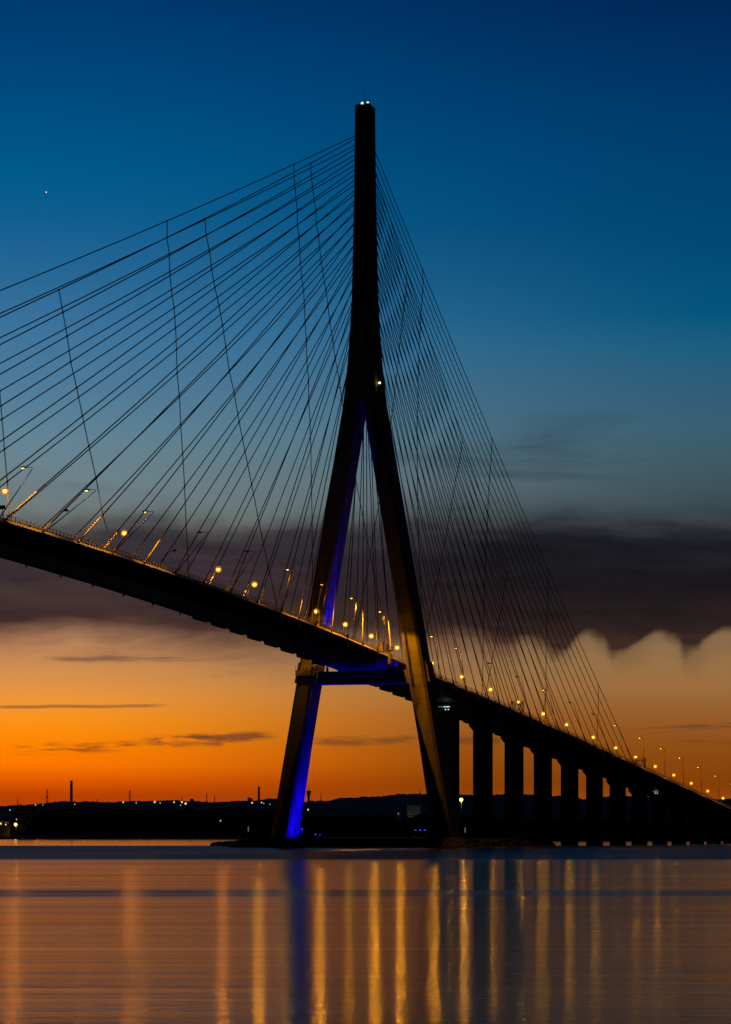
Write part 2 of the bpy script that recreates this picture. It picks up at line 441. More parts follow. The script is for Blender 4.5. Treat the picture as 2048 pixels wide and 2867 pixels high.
# ------------------------------------------------------------------ tower
TOP = 215.4
def yo(z):
    if z <= 131: return 27.3 - .174*(z-4) + (.35 if z < 3 else 0)
    pts = [(131, 5.2), (134.7, 4.75), (141, 4.15), (149, 3.55), (160, 2.95), (172, 2.68), (190, 2.32), (217, 2.06)]
    for (a, u), (b, v) in zip(pts, pts[1:]):
        if z <= b: return u + (v-u)*(z-a)/(b-a)
    return 2.06
def hx(z):
    return 5.4 - 1.0*min(z, 131)/131 if z <= 131 else 4.4 - .8*(z-131)/85
def rect(x0, x1, y0, y1, z, c):
    return [(x0+c,y0,z),(x1-c,y0,z),(x1,y0+c,z),(x1,y1-c,z),(x1-c,y1,z),(x0+c,y1,z),(x0,y1-c,z),(x0,y0+c,z)]

def make_tower():
    T = empty('bridge_tower', (0,0,0), 'tall concrete bridge tower with two splayed legs, lit blue inside the far leg', 'bridge tower')
    zs = [-3, 1, 4, 10, 20, 30, 40, 48, 55, 65, 75, 85, 95, 105, 115, 123, 131]
    for s in (-1, 1):
        mb = MB(); rings = []
        for z in zs:
            o_ = yo(z); th = 5.2 + max(0, (30-z)/30)*.6
            i_ = max(.0, o_-th)
            y0, y1 = (i_, o_) if s > 0 else (-o_, -i_)
            rings.append(rect(-hx(z), hx(z), y0, y1, z, .75))
        mb.loft(rings)
        leg = mb.build('leg', M['concrete'], T)
        leg['label'] = 'far leg with its inner face floodlit blue' if s > 0 else 'near leg lit orange below deck level'
        # transfer block on the outer face where the cross beam is stressed
        b = MB(); y = yo(51)*s
        b.quadbox([(-3.4, yo(48)*s-.3*s, 48), (3.4, yo(48)*s-.3*s, 48), (3.4, (yo(48)+.95)*s, 48), (-3.4, (yo(48)+.95)*s, 48),
                   (-3.4, yo(54)*s-.3*s, 54), (3.4, yo(54)*s-.3*s, 54), (3.4, (yo(54)+.75)*s, 54), (-3.4, (yo(54)+.75)*s, 54)] if s > 0 else
                  [(-3.4, (yo(48)+.95)*s, 48), (3.4, (yo(48)+.95)*s, 48), (3.4, yo(48)*s+.3, 48), (-3.4, yo(48)*s+.3, 48),
                   (-3.4, (yo(54)+.75)*s, 54), (3.4, (yo(54)+.75)*s, 54), (3.4, yo(54)*s+.3, 54), (-3.4, yo(54)*s+.3, 54)])
        b.build('anchor_block', M['concrete'], leg)
        # footing
        f = MB(); f.loft([rect(-8.5, 8.5, min(21*s,31.5*s), max(21*s,31.5*s), -3, 1.5), rect(-8.3, 8.3, min(21.2*s,31.3*s), max(21.2*s,31.3*s), 2.9, 1.5)])
        f.build('footing', M['concrete'], T)
        # service walkway round the front of the leg, under the deck
        w = MB(); yc0, yc1 = (yo(51.5)-5.6)*s, (yo(51.5)+.2)*s
        if s > 0:
            w.box(-hx(50)-1.7, -hx(50)+.4, min(yc0,yc1), max(yc0,yc1), 50.0, 51.6)
            wk = w.build('service_walkway', M['concrete'], leg)
            r = MB()
            for k in range(7):
                yy = yc0 + (yc1-yc0)*k/6
                r.box(-hx(50)-1.65, -hx(50)-1.55, yy-.05, yy+.05, 51.6, 52.7)
            r.box(-hx(50)-1.66, -hx(50)-1.54, min(yc0,yc1), max(yc0,yc1), 52.68, 52.78)
            r.box(-hx(50)-1.5, -hx(50)-.2, yc0+.8, yc0+1.9, 51.6, 52.9)
            r.build('walkway_rail', M['cab'], leg)
    mb = MB(); rings = []
    for z in (129.5, 133, 137, 141, 145, 149, 154, 160, 166, 172, 181, 190, 202, TOP):
        rings.append(rect(-hx(z)-.05, hx(z)+.05, -yo(z)-.05, yo(z)+.05, z, min(.6, yo(z)*.25)))
    mb.loft(rings); mast = mb.build('mast', M['concrete'], T)
    for s in (-1, 1):                                       # steel anchor box showing between the two concrete halves
        b = MB(); rings = []
        for z in (142, 160, 175, 190, 209.5):
            x0 = s*(hx(z)-.2); x1 = s*(hx(z)+.13)
            rings.append([(min(x0,x1), -1.25, z), (max(x0,x1), -1.25, z), (max(x0,x1), 1.25, z), (min(x0,x1), 1.25, z)])
        b.loft(rings); b.build('cable_anchor_box', M['deck'], mast)
    # parapet and hardware on the top
    c = MB()
    for (x0,x1,y0,y1,z1) in ((-3.55,3.55,1.85,2.05,.55),(-3.55,3.55,-2.05,-1.85,.75),(-3.55,-3.35,-1.85,1.85,.4),(3.35,3.55,-1.85,1.85,.5)):
        c.box(x0,x1,y0,y1,TOP,TOP+z1)
    c.box(-1.4, .6, -1.7, -.2, TOP, TOP+1.25)
    c.box(-2.7, -1.9, .9, 1.7, TOP, TOP+.9)
    c.build('parapet', M['concrete'], mast)
    for nm, (y, h, r) in (('antenna', (.18, 5.6, .07)), ('antenna', (-.95, 3.0, .06))):
        a = MB(); a.tube([(0,y,TOP),(0,y,TOP+h*.5)], r, 6); a.tube([(0,y,TOP+h*.5),(0,y,TOP+h)], r*.6, 6)
        a.build('antenna', M['dark'], T)
    for y in (.72, -.98):   # the two white beacons
        a = MB(); a.tube([(-.6,y,TOP),(-.6,y,TOP+1.25)], .22, 8); a.box(-.95,-.2,y-.42,y+.3,TOP+.7,TOP+.95)
        bc = a.build('beacon', M['dark'], T)
        l = MB(); l.ball((-.6,y,TOP+1.5), .36, 12, 8); l.build('lens', E_['white'], bc, smooth=True)
    # warning light on the near leg head and the dim one on the far side
    for p, r, k in (((-3.95, -5.6, zat(1078, 899)), .27, 'yel'), ((-4.62, 6.35, zat(1084, 900)), .10, 'townw')):
        a = MB(); a.box(p[0]-.05, p[0]+.35, p[1]-.25, p[1]+.25, p[2]-.55, p[2]-.1)
        h = a.build('warning_light', M['dark'], T)
        l = MB(); l.ball((p[0]-.1, p[1], p[2]+.1), r, 12, 8); l.build('lens', E_[k], h, smooth=True)
    # cross beam under the deck
    b = MB()
    yi = lambda z: yo(z)-5.2
    b.quadbox([(-4.3,-yi(47.6)-.4,47.6),(4.3,-yi(47.6)-.4,47.6),(4.3,yi(47.6)+.4,47.6),(-4.3,yi(47.6)+.4,47.6),
               (-4.3,-yi(51.2)-.4,51.2),(4.3,-yi(51.2)-.4,51.2),(4.3,yi(51.2)+.4,51.2),(-4.3,yi(51.2)+.4,51.2)])
    cb = b.build('cross_beam', M['concrete'], T)
    for y0 in (-7, 5):
        MB().box(-1.5, 1.5, y0, y0+2, 51.2, 51.75).build('bearing', M['dark'], cb)
    return T
make_tower()

# ------------------------------------------------------------------ deck
HW = 12.1
XA, XB = -860.0, 800.0
CAB = []                                                    # (d, concrete?)
for k in range(1, 24):
    CAB.append(12.8 + 14.5*(k-1))
CABM = [12.8 + 14.5*(k-1) if k <= 8 else 114.3 + 19.75*(k-8) for k in range(1, 24)]

def frange(a, b, st):
    n = int(round((b-a)/st)); return [a + (b-a)*i/n for i in range(n+1)]

def make_deck():
    T = empty('bridge_deck', (0,0,zdeck(0)), 'long dark road deck of the cable-stayed bridge sweeping down to the right', 'bridge deck')
    xs = frange(XA, XB, 10)
    sec = [(-HW+1.3, 0.0), (-HW, -1.0), (-HW, -1.15), (-6.5, -3.3), (6.5, -3.3), (HW, -1.15), (HW, -1.0), (HW-1.3, 0.0)]
    mb = MB(); mb.loft([[(x, y, zdeck(x)+z) for y, z in reversed(sec)] for x in xs])
    mb.build('girder', M['deck'], T)
    for s in (-1, 1):                                       # pale sloping fairing along each edge
        q = MB(); q.loft([[(x, s*(HW-1.29), zdeck(x)+.03), (x, s*(HW+.02), zdeck(x)-.98), (x, s*(HW+.02), zdeck(x)-1.12), (x, s*(HW-1.29), zdeck(x)-.05)][::s] for x in xs])
        q.build('edge_fairing', M['guard'], T)
    r = MB(); r.loft([[(x, -10.2, zdeck(x)+.004), (x, 10.2, zdeck(x)+.004), (x, 10.2, zdeck(x)+.05), (x, -10.2, zdeck(x)+.05)] for x in xs])
    road = r.build('roadway', M['asphalt'], T)
    p = MB()
    for y in (-7.4, -.15, 7.25):
        p.loft([[(x, y, zdeck(x)+.054), (x, y+.15, zdeck(x)+.054), (x, y+.15, zdeck(x)+.062), (x, y, zdeck(x)+.062)] for x in xs])
    p.build('road_marking', M['paint'], road)
    k = MB()
    for s in (-1, 1):
        y0, y1 = sorted((s*10.2, s*10.55))
        k.loft([[(x, y0, zdeck(x)+.004), (x, y1, zdeck(x)+.004), (x, y1, zdeck(x)+.2), (x, y0, zdeck(x)+.2)] for x in xs])
    k.build('kerb', M['concrete'], T)
    # railings: one mesh for each side
    for s in (-1, 1):
        q = MB(); y = s*(HW-1.35)
        for x in frange(-430, 780, 2.0):
            z = zdeck(x); q.box(x-.055, x+.055, y-.06, y+.06, z, z+.92)
        fx = frange(-430, 780, 10)
        for hz, rr in ((.95, .055), (.62, .035), (.34, .035)):
            q.tube([(x, y, zdeck(x)+hz) for x in fx], rr, 5)
        rl = q.build('railing', M['rail'], T)
        rl['label'] = 'near railing catching orange lamp light' if s < 0 else 'far railing'
    # cable anchor blocks under both edges of the concrete stretch
    for s in (-1, 1):
        for X in [-d for d in CABM[:8]] + CAB:
            z = zdeck(X); y0, y1 = s*8.6, s*(HW-.15)
            b = MB()
            a0, a1 = min(y0,y1), max(y0,y1)
            b.quadbox([(X-.8,a0,z-2.9),(X+.8,a0,z-2.9),(X+.8,a1,z-1.95),(X-.8,a1,z-1.95),
                       (X-1.3,a0,z-1.2),(X+1.3,a0,z-1.2),(X+1.3,a1,z-1.0),(X-1.3,a1,z-1.0)])
            b.build('anchor_block', M['deck'], T)
        for X in [-d for d in CABM[8:19]]:
            z = zdeck(X); y = s*8.4
            b = MB(); b.tube([(X-.1, y, z-2.2), (X+.1, y, z-3.2)], .22, 8)
            b.build('anchor_tube', M['dark'], T)
    for y in (-5.2, 5.2):                                   # rails of the maintenance gantry under the soffit
        q = MB(); q.tube([(x, y, zdeck(x)-3.5) for x in frange(-700, -20, 10)], .12, 5)
        q.build('maintenance_rail', M['dark'], T)
    for X in frange(-300, -60, 4.9):                        # drain spouts along the far edge
        z = zdeck(X)
        b = MB(); b.tube([(X, HW-.05, z-.9), (X, HW-.05, z-1.55)], .07, 6)
        b.build('drain_spout', M['dark'], T)
    return T
make_deck()

# ------------------------------------------------------------------ stay cables and damping ropes
def cable_pts(side, k, pl, n=14):
    d = (CAB if side > 0 else CABM)[k-1]
    ztop = (206.2 if side > 0 else 207.3) - 2.8*(23-k)
    X = side*d
    A = Vector((side*(hx(ztop)-.1), pl*.9, ztop)); B = Vector((X, pl*(HW-.35), zdeck(X)-.65))
    sag = (3.6e-5 if side > 0 else 1.35e-5)*d*d
    def f(t):
        p = A + (B-A)*t
        p.z -= sag*4*t*(1-t)
        return p
    return f, n

FUN = {}
for side in (-1, 1):
    for pl in (-1, 1):
        for k in range(1, 24):
            f, n = cable_pts(side, k, pl)
            FUN[side, pl, k] = f
            fan = 'left fan over the river' if side < 0 else 'right fan over the approach piers'
            plane = 'nearer plane' if pl < 0 else 'farther plane'
            base = f(1)
            T = empty('stay_cable', base, f'{ORD[24-k]} stay cable in the {plane} of the {fan}', 'stay cable', 'stay cables fanning out from the tower')
            n = 16 if k > 8 else 8
            MB().tube([f(i/n) for i in range(n+1)], .13, 6).build('strand', M['cable'], T, smooth=True)
            L = (f(1)-f(0)).length
            g = (3.0 if side > 0 else 10.5)/(f(0).z-f(1).z)
            MB().tube([f(1-g), f(1-g*.6), f(1-g*.3), f(1)], .165, 8).build('guard_tube', M['guard'], T, smooth=True)
            u = (f(1-2/L)-f(1)).normalized()
            MB().tube([base - u*.2, base + u*.9, base + u*1.5], .27, 8, .17).build('anchor_socket', M['dark'], T, smooth=True)

def damping(side, pl, Xt, Xb, idx):
    f = FUN[side, pl, 23]
    def t_at(fn, X):
        a, b = 0.0, 1.0
        for _ in range(40):
            m_ = (a+b)/2
            if (fn(m_).x - X)*side < 0: a = m_
            else: b = m_
        return (a+b)/2
    top = f(t_at(f, Xt)); bot = Vector((Xb, pl*(HW-.35), zdeck(Xb)-.3))
    pts = [top]
    for k in range(22, 0, -1):
        fn = FUN[side, pl, k]
        lo, hi, hit = 0.0, 1.0, None
        prev = None
        for i in range(201):
            p = fn(i/200)
            if top.z - bot.z <= 0: break
            xr = Xt + (Xb-Xt)*(top.z-p.z)/(top.z-bot.z)
            s = (p.x - xr)*side
            if prev is not None and prev < 0 <= s and p.z > bot.z + .5:
                hit = p; break
            prev = s
        if hit: pts.append(hit)
    pts.append(bot)
    where = 'nearer' if pl < 0 else 'farther'
    fan = 'left' if side < 0 else 'right'
    T = empty('damping_rope', bot, f'{idx} damping rope from the tower in the {where} plane of the {fan} fan', 'damping rope', 'cross ropes tying the stay cables together')
    for s in (-.2, .2):
        MB().tube([p + Vector((s, 0, 0)) for p in pts], .06, 5).build('strand', M['rope'], T)
    for p in pts[:-1]:
        b = MB(); b.ball(p, .24, 8, 5, (1.5, 1, 1)); b.build('clamp', M['dark'], T)
for pl in (-1, 1):
    for i, (a, b) in enumerate(((-60, -14), (-153, -117), (-253, -232))):
        damping(-1, pl, a, b, ('first', 'second', 'third')[i])
    for i, (a, b) in enumerate(((53, 22), (130, 91), (201, 178), (274, 262))):
        damping(1, pl, a, b, ('first', 'second', 'third', 'fourth')[i])

# ------------------------------------------------------------------ street lamps
LX = [-277, -242, -206.5, -170, -135, -102, -72.5, -45, -17, 11.5, 38.5, 67, 108, 146.5, 185.5, 226, 265.5, 304.5, 352.5, 396, 437, 480, 523, 566, 609, 651]
FARLIT = {0:'faro',1:'faro',2:None,3:'faro',4:None,5:'faro',6:'far',7:None,8:'far',9:'far'}
DIM = {20:'fdim', 21:'fdim', 22:'fdim', 23:'fdim', 24:'fdim', 25:'fdim'}
NEARDARK = {3, 4, 12, 13, 15, 16}
PA = dict(far=5000, faro=5000, fdim=4000, near=9000)
PB = dict(far=3900, faro=4800, fdim=1800, near=900)
LC = dict(far=(1,.37,.004), faro=(1,.25,.012), fdim=(1,.35,.004), near=(1,.33,.005))
def lamp(X, s, lit, label, power):
    y = s*11.0; yh = s*9.55
    # the posts lean with the stay cables, towards the tower
    sd = 1 if X > 0 else -1
    Xb = X + (sd*12*abs(X)/142 if X < 340 else 1.2)
    if X < -95:
        k = min(range(23), key=lambda q: abs(-CABM[q]-Xb)); Xb += max(-7, min(7, -CABM[k]-Xb)); y = s*11.6
    z = zdeck(X)
    zb = zdeck(Xb)
    T = empty('street_lamp', (Xb, y, zb), label, 'street lamp', 'street lamps along the bridge deck')
    H = 12.6 if s > 0 else 12.0
    MB().tube([(Xb, y, zb), ((X+Xb)/2, y, (zb+z+H-.25)/2), (X, y, z+H-.25)], .13, 8, .075).build('pole', M['pole'], T, smooth=True)
    MB().tube([(X, y, z+H-.3), (X, y-s*.15, z+H), (X, yh+s*.5, z+H+.08)], .06, 6).build('arm', M['pole'], T, smooth=True)
    a = MB()
    if s > 0:
        a.lathe((X, yh, z+H), [(.54, .12), (.56, .18), (.42, .42), (.12, .56)], 12)
        a.box(X-.1, X+.1, yh+.2, yh+.75, z+H+.05, z+H+.2)
    else:
        a.loft([[(X+.14*w, y, z+H+.1*(1-q)) for w, q in ((-1,1),(1,1),(.8,-1),(-.8,-1))] if False else
                [(X-u, y, z+H-.08), (X+u, y, z+H-.08), (X+u*.8, y, z+H+v), (X-u*.8, y, z+H+v)] for y, u, v in ((yh-.62, .16, .2), (yh, .3, .32), (yh+.62, .16, .14))])
    ln = a.build('lantern', M['dark'], T)
    if lit:
        b = MB()
        if s > 0: b.ball((X, yh, z+H-.2), .46, 14, 9, (1, 1, .95))
        else: b.ball((X, yh+.1, z+H-.1), .2, 10, 6, (1.0, 1.6, .7))
        b.build('bulb', E_[lit], ln, smooth=True)
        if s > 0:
            g = MB(); g.ball((X, yh, z+H-.2), .95, 16, 10); g.build('halo_shell', E_['halo_warm' if lit == 'faro' else 'bowl'], ln, smooth=True)  # added shell whose glow stands in for bloom around the bulb
        # full cut-off optics: a strong beam on the road and a weak skirt out to just under the horizontal
        close = s < 0 and X in (-17, -45)
        for e, ang, bl in ((PA[lit]*(3.0 if close else 1.5 if s < 0 and X < -60 else .45), 142 if close else 98, .22), ((0 if close else power)*PB[lit], 179, .035)):
            if not e: continue
            ld = bpy.data.lights.new('lamp_light', 'SPOT'); ld.energy = e
            ld.color = LC[lit]; ld.spot_size = math.radians(ang); ld.spot_blend = bl; ld.shadow_soft_size = .16
            lo = link(bpy.data.objects.new('lamp_light', ld)); lo.parent = ln
            lo.location = Vector((X, yh-1.1, z+H-.2) if s > 0 else (X, yh+1.35, z+H-.3)) - wloc(ln)
    else:
        b = MB(); b.ball((X, yh, z+H-.1), .18, 10, 6, (1, 1.4, .5)); b.build('bulb', M['roof'], ln, smooth=True)
def nth(i):
    w = ['first','second','third','fourth','fifth','sixth','seventh','eighth','ninth','tenth','eleventh','twelfth','thirteenth','fourteenth','fifteenth','sixteenth','seventeenth','eighteenth','nineteenth','twentieth','twenty-first','twenty-second','twenty-third','twenty-fourth','twenty-fifth','twenty-sixth']
    return w[i]
BRIGHT = {1: .9, 3: 1.0, 5: .75, 6: 1.0, 8: .9, 9: .4, 10: 1.1, 11: 1.15, 12: .75, 13: .6, 14: .22, 15: .38, 16: .26, 17: .40, 18: .28, 19: .10, 20: .3, 21: .2, 22: .15, 23: .1, 24: .1, 25: .1}
for i, X in enumerate(LX):
    fl = FARLIT.get(i, DIM.get(i, 'far'))
    if i > 0:
        lamp(X, 1, fl, f'{"glowing" if fl else "unlit"} street lamp on the far edge of the deck, {nth(i-1)} from the left', BRIGHT.get(i, 1.0))
    nl = None if i in NEARDARK else 'near'
    lamp(X, -1, nl, f'tall street lamp {"alight" if nl else "switched off"} on the near edge of the deck, {nth(i)} from the left', 1.0)

# ------------------------------------------------------------------ things on the deck edge
def platform(X, where):
    z = zdeck(X)
    T = empty('inspection_platform', (X, -11, z), f'red steel inspection frame standing on the deck edge {where}', 'platform', 'red steel frames on the deck edge')
    x0, x1, y0, y1, h = X-1.0, X+1.0, -13.0, -9.2, 2.4
    for x in (x0, x1):
        for y in (y0, y1):
            MB().box(x-.1, x+.1, y-.1, y+.1, z-1.0 if y < -12 else z, z+h+.9).build('post', M['red'], T)
    MB().box(x0-.15, x1+.15, y0-.15, y1+.15, z+h-.15, z+h+.05).build('floor_grate', M['red'], T)
    r = MB()
    for zz in (z+h+.45, z+h+.9):
        for y in (y0, y1): r.box(x0-.05, x1+.05, y-.04, y+.04, zz-.04, zz+.04)
        for x in (x0, x1): r.box(x-.04, x+.04, y0, y1, zz-.04, zz+.04)
    r.build('guard_rail', M['red'], T)
    b = MB()
    for x in (x0, x1):
        b.tube([(x, y0, z), (x, y0+1.1, z+h-.2)], .07, 5); b.tube([(x, y1, z), (x, y1-1.1, z+h-.2)], .07, 5)
        b.tube([(x, y0+1.3, z), (x, y0+1.3, z+h-.2)], .06, 5); b.tube([(x, y1-1.1, z), (x, y1-1.1, z+h-.2)], .06, 5)
    b.build('brace', M['red'], T)
platform(141, 'above the second pier')
platform(346, 'beside the lowest right-hand cable ends')

def sign(X):
    z = zdeck(X); y = -HW+.5
    T = empty('road_sign', (X, y, z), 'small dark rectangular sign on a post at the left end of the deck railing', 'sign')
    MB().tube([(X, y, z), (X, y, z+2.3)], .06, 6).build('post', M['pole'], T)
    u = V*0
    a = MB(); a.box(X-.03, X+.03, y-.62, y+.62, z+1.55, z+2.35); a.build('sign_panel', M['dark'], T)
sign(-292.5)

def gantry():
    X = -21.5; z = zdeck(X)
    T = empty('maintenance_gantry', (X, -HW, z), 'maintenance gantry with orange lit cabinets hanging over the deck edge by the near leg', 'gantry')
    y = -HW-.2
    MB().box(X-.5, X+.5, y+.3, y+1.3, z, z+2.6).box(X-.56, X+.56, y+.25, y+1.35, z+2.6, z+2.72).build('tall_cabinet', M['cab'], T)
    MB().box(X-.4, X+.4, y-.9, y-.3, z+.5, z+2.1).build('control_box', M['dark'], T)
    b = MB(); b.box(X-.18, X+.18, y-2.6, y+.6, z+.15, z+.45); b.box(X-.12, X+.12, y-2.2, y-1.9, z+.4, z+1.5); b.box(X-.5, X+.5, y-1.6, y-.5, z-.2, z+.2)
    b.build('beam', M['dark'], T)
    l = MB()
    for q in (-1.55, -1.0): l.box(X-.1, X-.02, y+q-.06, y+q+.06, z-3.3, z+.2)
    for i in range(8): l.box(X-.09, X-.03, y-1.52, y-1.03, z-3.2+i*.42, z-3.12+i*.42)
    l.box(X-.3, X+.1, y-1.7, y-.9, z-3.5, z-3.1); l.box(X-.16, X-.1, y-1.5, y-1.05, z-3.0, z-.4)
    l.build('hanging_ladder', M['cab'], T)
gantry()

# ------------------------------------------------------------------ approach piers
for k in range(15):
    Xc = 94.2 + 43.47*k
    zt = zdeck(Xc) - 3.3
    T = empty('bridge_pier', (Xc, 0, 0), f'{"slim" if k else "tallest"} concrete pier under the descending deck, {nth(k)} from the tower', 'bridge pier', 'piers under the approach deck')
    hy, tx = 3.15, 1.35
    m_ = MB(); m_.loft([rect(Xc-tx, Xc+tx, -hy, hy, -2.5, .25), rect(Xc-tx, Xc+tx, -hy, hy, zt-3.6, .25)]); m_.build('shaft', M['pierc'], T)
    m_ = MB(); m_.loft([rect(Xc-tx-.004, Xc+tx+.004, -hy-.004, hy+.004, zt-3.6, .25), rect(Xc-tx-.1, Xc+tx+.1, -hy-1.35, hy+1.35, zt-1.95, .25), rect(Xc-tx-.1, Xc+tx+.1, -hy-1.35, hy+1.35, zt-.55, .25)])
    cap = m_.build('cap', M['pierc'], T)
    for y in (-3.2, 3.2): MB().box(Xc-.7, Xc+.7, y-.7, y+.7, zt-.55, zt+.05).build('bearing', M['dark'], cap)

def strip_light(px, y, dep, half, label):
    p = at(px, dep, zat(y, dep))
    T = empty('strip_light', p, label, 'light', 'strip lights under the deck')
    ux = Vector((0, -1, 0))
    def bx(c0, c1, xo, z0, z1):
        b = MB(); b.box(p.x+xo-.15, p.x+xo+.15, p.y-c1, p.y-c0, p.z+z0, p.z+z1); return b
    bx(-half, half, 0, .12, .3).build('housing', M['cab'], T)
    bx(-half, half*.25, -.1, -.05, .12).build('tube', E_['tubed'], T)
    bx(half*.0, half*.75, -.1, -.12, .119).build('tube', E_['tube'], T)
    b = MB()
    for q in (.28, .62): b.ball((p.x-.3, p.y-half*q, p.z-.85), .2, 8, 6)
    b.build('lamp', E_['tube'], T)
    h = MB()
    for q in (.28, .62): h.tube([(p.x-.2, p.y-half*q, p.z+.1), (p.x-.25, p.y-half*q, p.z-.7)], .05, 5)
    h.tube([(p.x-.2, p.y-half*.75, p.z), (p.x-.2, p.y-half*.75, p.z-.7)], .05, 5)
    h.build('hanger', M['dark'], T)
    ld = bpy.data.lights.new('strip_glow', 'POINT'); ld.energy = 8; ld.color = (.6, 1, .82); ld.shadow_soft_size = .5
    o = link(bpy.data.objects.new('strip_glow', ld)); o.parent = T; o.location = (-.5, -half*.4, -.9)
E_['tubed'] = emat('fluorescent tube dim', (.62, 1.0, .82), .22)
strip_light(1242, 1979, 976, 2.75, 'pale green strip light under the deck at the tallest pier')
strip_light(1830, 2215, 1308, 2.75, 'pale green strip light under the deck near the low right end')

# ------------------------------------------------------------------ blue floodlights
def flood(p, aim, power, label, size=60, r=.22):
    p = Vector(p)
    T = empty('floodlight', p, label, 'floodlight', 'blue floodlights lighting the tower')
    d = (Vector(aim)-p).normalized()
    MB().box(p.x-.3, p.x+.3, p.y-.3, p.y+.3, p.z-1.2, p.z-.25).build('stand', M['dark'], T)
    MB().tube([p-d*.35, p+d*.25], .34, 10).build('housing', M['dark'], T)
    MB().ball(p+d*.3, r, 10, 6).build('lens', E_['blue'], T, smooth=True)
    ld = bpy.data.lights.new('flood_light', 'SPOT'); ld.energy = power; ld.color = (.006, .0, 1)
    ld.spot_size = math.radians(size); ld.spot_blend = .6; ld.shadow_soft_size = .2
    o = link(bpy.data.objects.new('flood_light', ld)); o.parent = T
    o.location = d*.75
    o.rotation_euler = d.to_track_quat('-Z', 'Y').to_euler()
# at the far leg: along its inner face, from low on the inside
for i, x in enumerate((-3.2, 1.0, 4.4)):
    p = (x, (12.5, 15.5, 16.5)[i], 3.4)
    flood(p, (x*.6, (21.0, 17.5, 15.0)[i], (10, 26, 45)[i]), (16000, 20000, 20000)[i], ('blue floodlight at the foot of the far leg, foremost of three', 'blue floodlight at the foot of the far leg, middle of three', 'blue floodlight at the foot of the far leg, rearmost of three')[i], (110, 64, 40)[i])
for i, px in enumerate((1164, 1177, 1190)):
    q = at(px, 895, 4.6)
    flood(q, (q.x*.3, -15, 45), 9000, ('blue floodlight inside the near leg, leftmost of three', 'blue floodlight inside the near leg, middle of three', 'blue floodlight inside the near leg, rightmost of three')[i], 46)
flood(at(846, 905, 5.0), (0, 12, 48), 3000, 'single blue floodlight on the bank just right of the far leg', 70, .2)
# on the cross beam, washing the soffit and the deck edge by the near leg
flood((-3.4, -2.5, 52.4), (-14, 1, 57), 50, 'blue floodlight on the cross beam under the middle of the deck', 150, .08)
flood((-3.4, -10.5, 52.4), (-12, -9.5, 57), 70, 'blue floodlight on the cross beam beside the near leg', 150, .08)
flood((-3.4, 10.5, 52.4), (-12, 8, 57), 15, 'blue floodlight on the cross beam beside the far leg', 150, .08)
# beside the road, washing the inner face of the far leg up to the head
for i, x in enumerate((-3.2, 1.8)):
    flood((x, 11.2, 57.4), (x*.5, 5.0, 108), 60000, ('blue floodlight on the deck by the far leg, front one', 'blue floodlight on the deck by the far leg, rear one')[i], 26, .1)

# ------------------------------------------------------------------ the island, mud flats and far bank
def bank(name, outline, z0, z1, inner, m, kind='structure', bump=.5, rings=5):
    """a low bank: outline rises from below the water to an uneven top"""
    c = sum((Vector(p) for p in outline), Vector((0,0,0)))/len(outline)
    mb = MB(); R_ = []
    for i in range(rings+1):
        t = i/rings
        ring = []
        for p in outline:
            q = Vector(p) + (c-Vector(p)).normalized()*inner*t
            z = z0 + (z1-z0)*(t**.6) + (random.uniform(-bump, bump) if 0 < i else 0)
            ring.append((q.x + random.uniform(-.5,.5), q.y + random.uniform(-.5,.5), z))
        R_.append(ring)
    mb.loft(R_)
    o = mb.build(name, m); tag(o, kind=kind); return o

def poly(pts, n):
    out = []
    for i, (a, b) in enumerate(zip(pts, pts[1:]+pts[:1])):
        for k in range(n):
            out.append(Vector(a) + (Vector(b)-Vector(a))*k/n)
    return out
isl = poly([at(655, 874), at(860, 868), at(1100, 866), at(1300, 872), at(1470, 930), at(1560, 1050), at(1500, 1180), at(1250, 1160), at(1000, 1100), at(800, 1060), at(665, 1020), at(640, 940)], 8)
bank('island_ground', [(p.x, p.y, 0) for p in isl], -.4, 2.6, 9.0, M['soil'], bump=.25)
bank('mud_flat', [(p.x, p.y, 0) for p in poly([at(1290, 880), at(1700, 905), at(2150, 925), at(2500, 960), at(2500, 1010), at(1900, 975), at(1500, 950)], 8)], -.2, .22, 6, M['mud'], bump=.05)
bank('spit', [(p.x, p.y, 0) for p in poly([at(585, 1015), at(640, 985), at(720, 960), at(760, 1090), at(690, 1180), at(632, 1150)], 6)], -.2, 1.3, 9, M['rock'], bump=.25)
# riprap along the shore of the island: nobody could count it
def riprap():
    mb = MB()
    n = len(isl)
    for i in range(n):
        p, q = isl[i], isl[(i+1) % n]
        for _ in range(13):
            s = p + (q-p)*random.random()
            c = Vector((0,0,0))
            for w in isl: c += w
            c /= n
            u = random.random()
            s = s + (c-s).normalized()*(u*5)
            mb.ball((s.x, s.y, -.1 + u*1.9), random.uniform(.35, .8), 6, 4, (1.3, 1.1, .8), .25)
    o = mb.build('riprap', M['rock']); tag(o, 'heap of rough stones along the edge of the tower island', kind='stuff')
riprap()

def land(name, line, depth, z, m):
    """a sheet of land behind the shore line given as (px, depth)"""
    mb = MB(); k = len(line); rows = []
    for j in range(4):
        row = []
        for px, dep in line:
            p = at(px, dep + (0, 12, 60, depth)[j], (-.4, z*.6, z, z+1)[j] + (random.uniform(-.3,.3) if j else 0))
            row.append(p)
        rows.append(row)
    for r in rows: mb.v += [tuple(p) for p in r]
    for j in range(3):
        for i in range(k-1):
            mb.f.append((j*k+i, j*k+i+1, (j+1)*k+i+1, (j+1)*k+i))
    o = mb.build(name, m); tag(o, kind='structure'); return o
line = []
for px in range(-700, 2900, 40):
    dep = 3150 if px < 820 else (3150 - (px-820)/140*1250 if px < 960 else 1900)
    line.append((px, dep + 25*math.sin(px*.021)))
land('far_shore', line, 4200, 2.0, M['soil'])

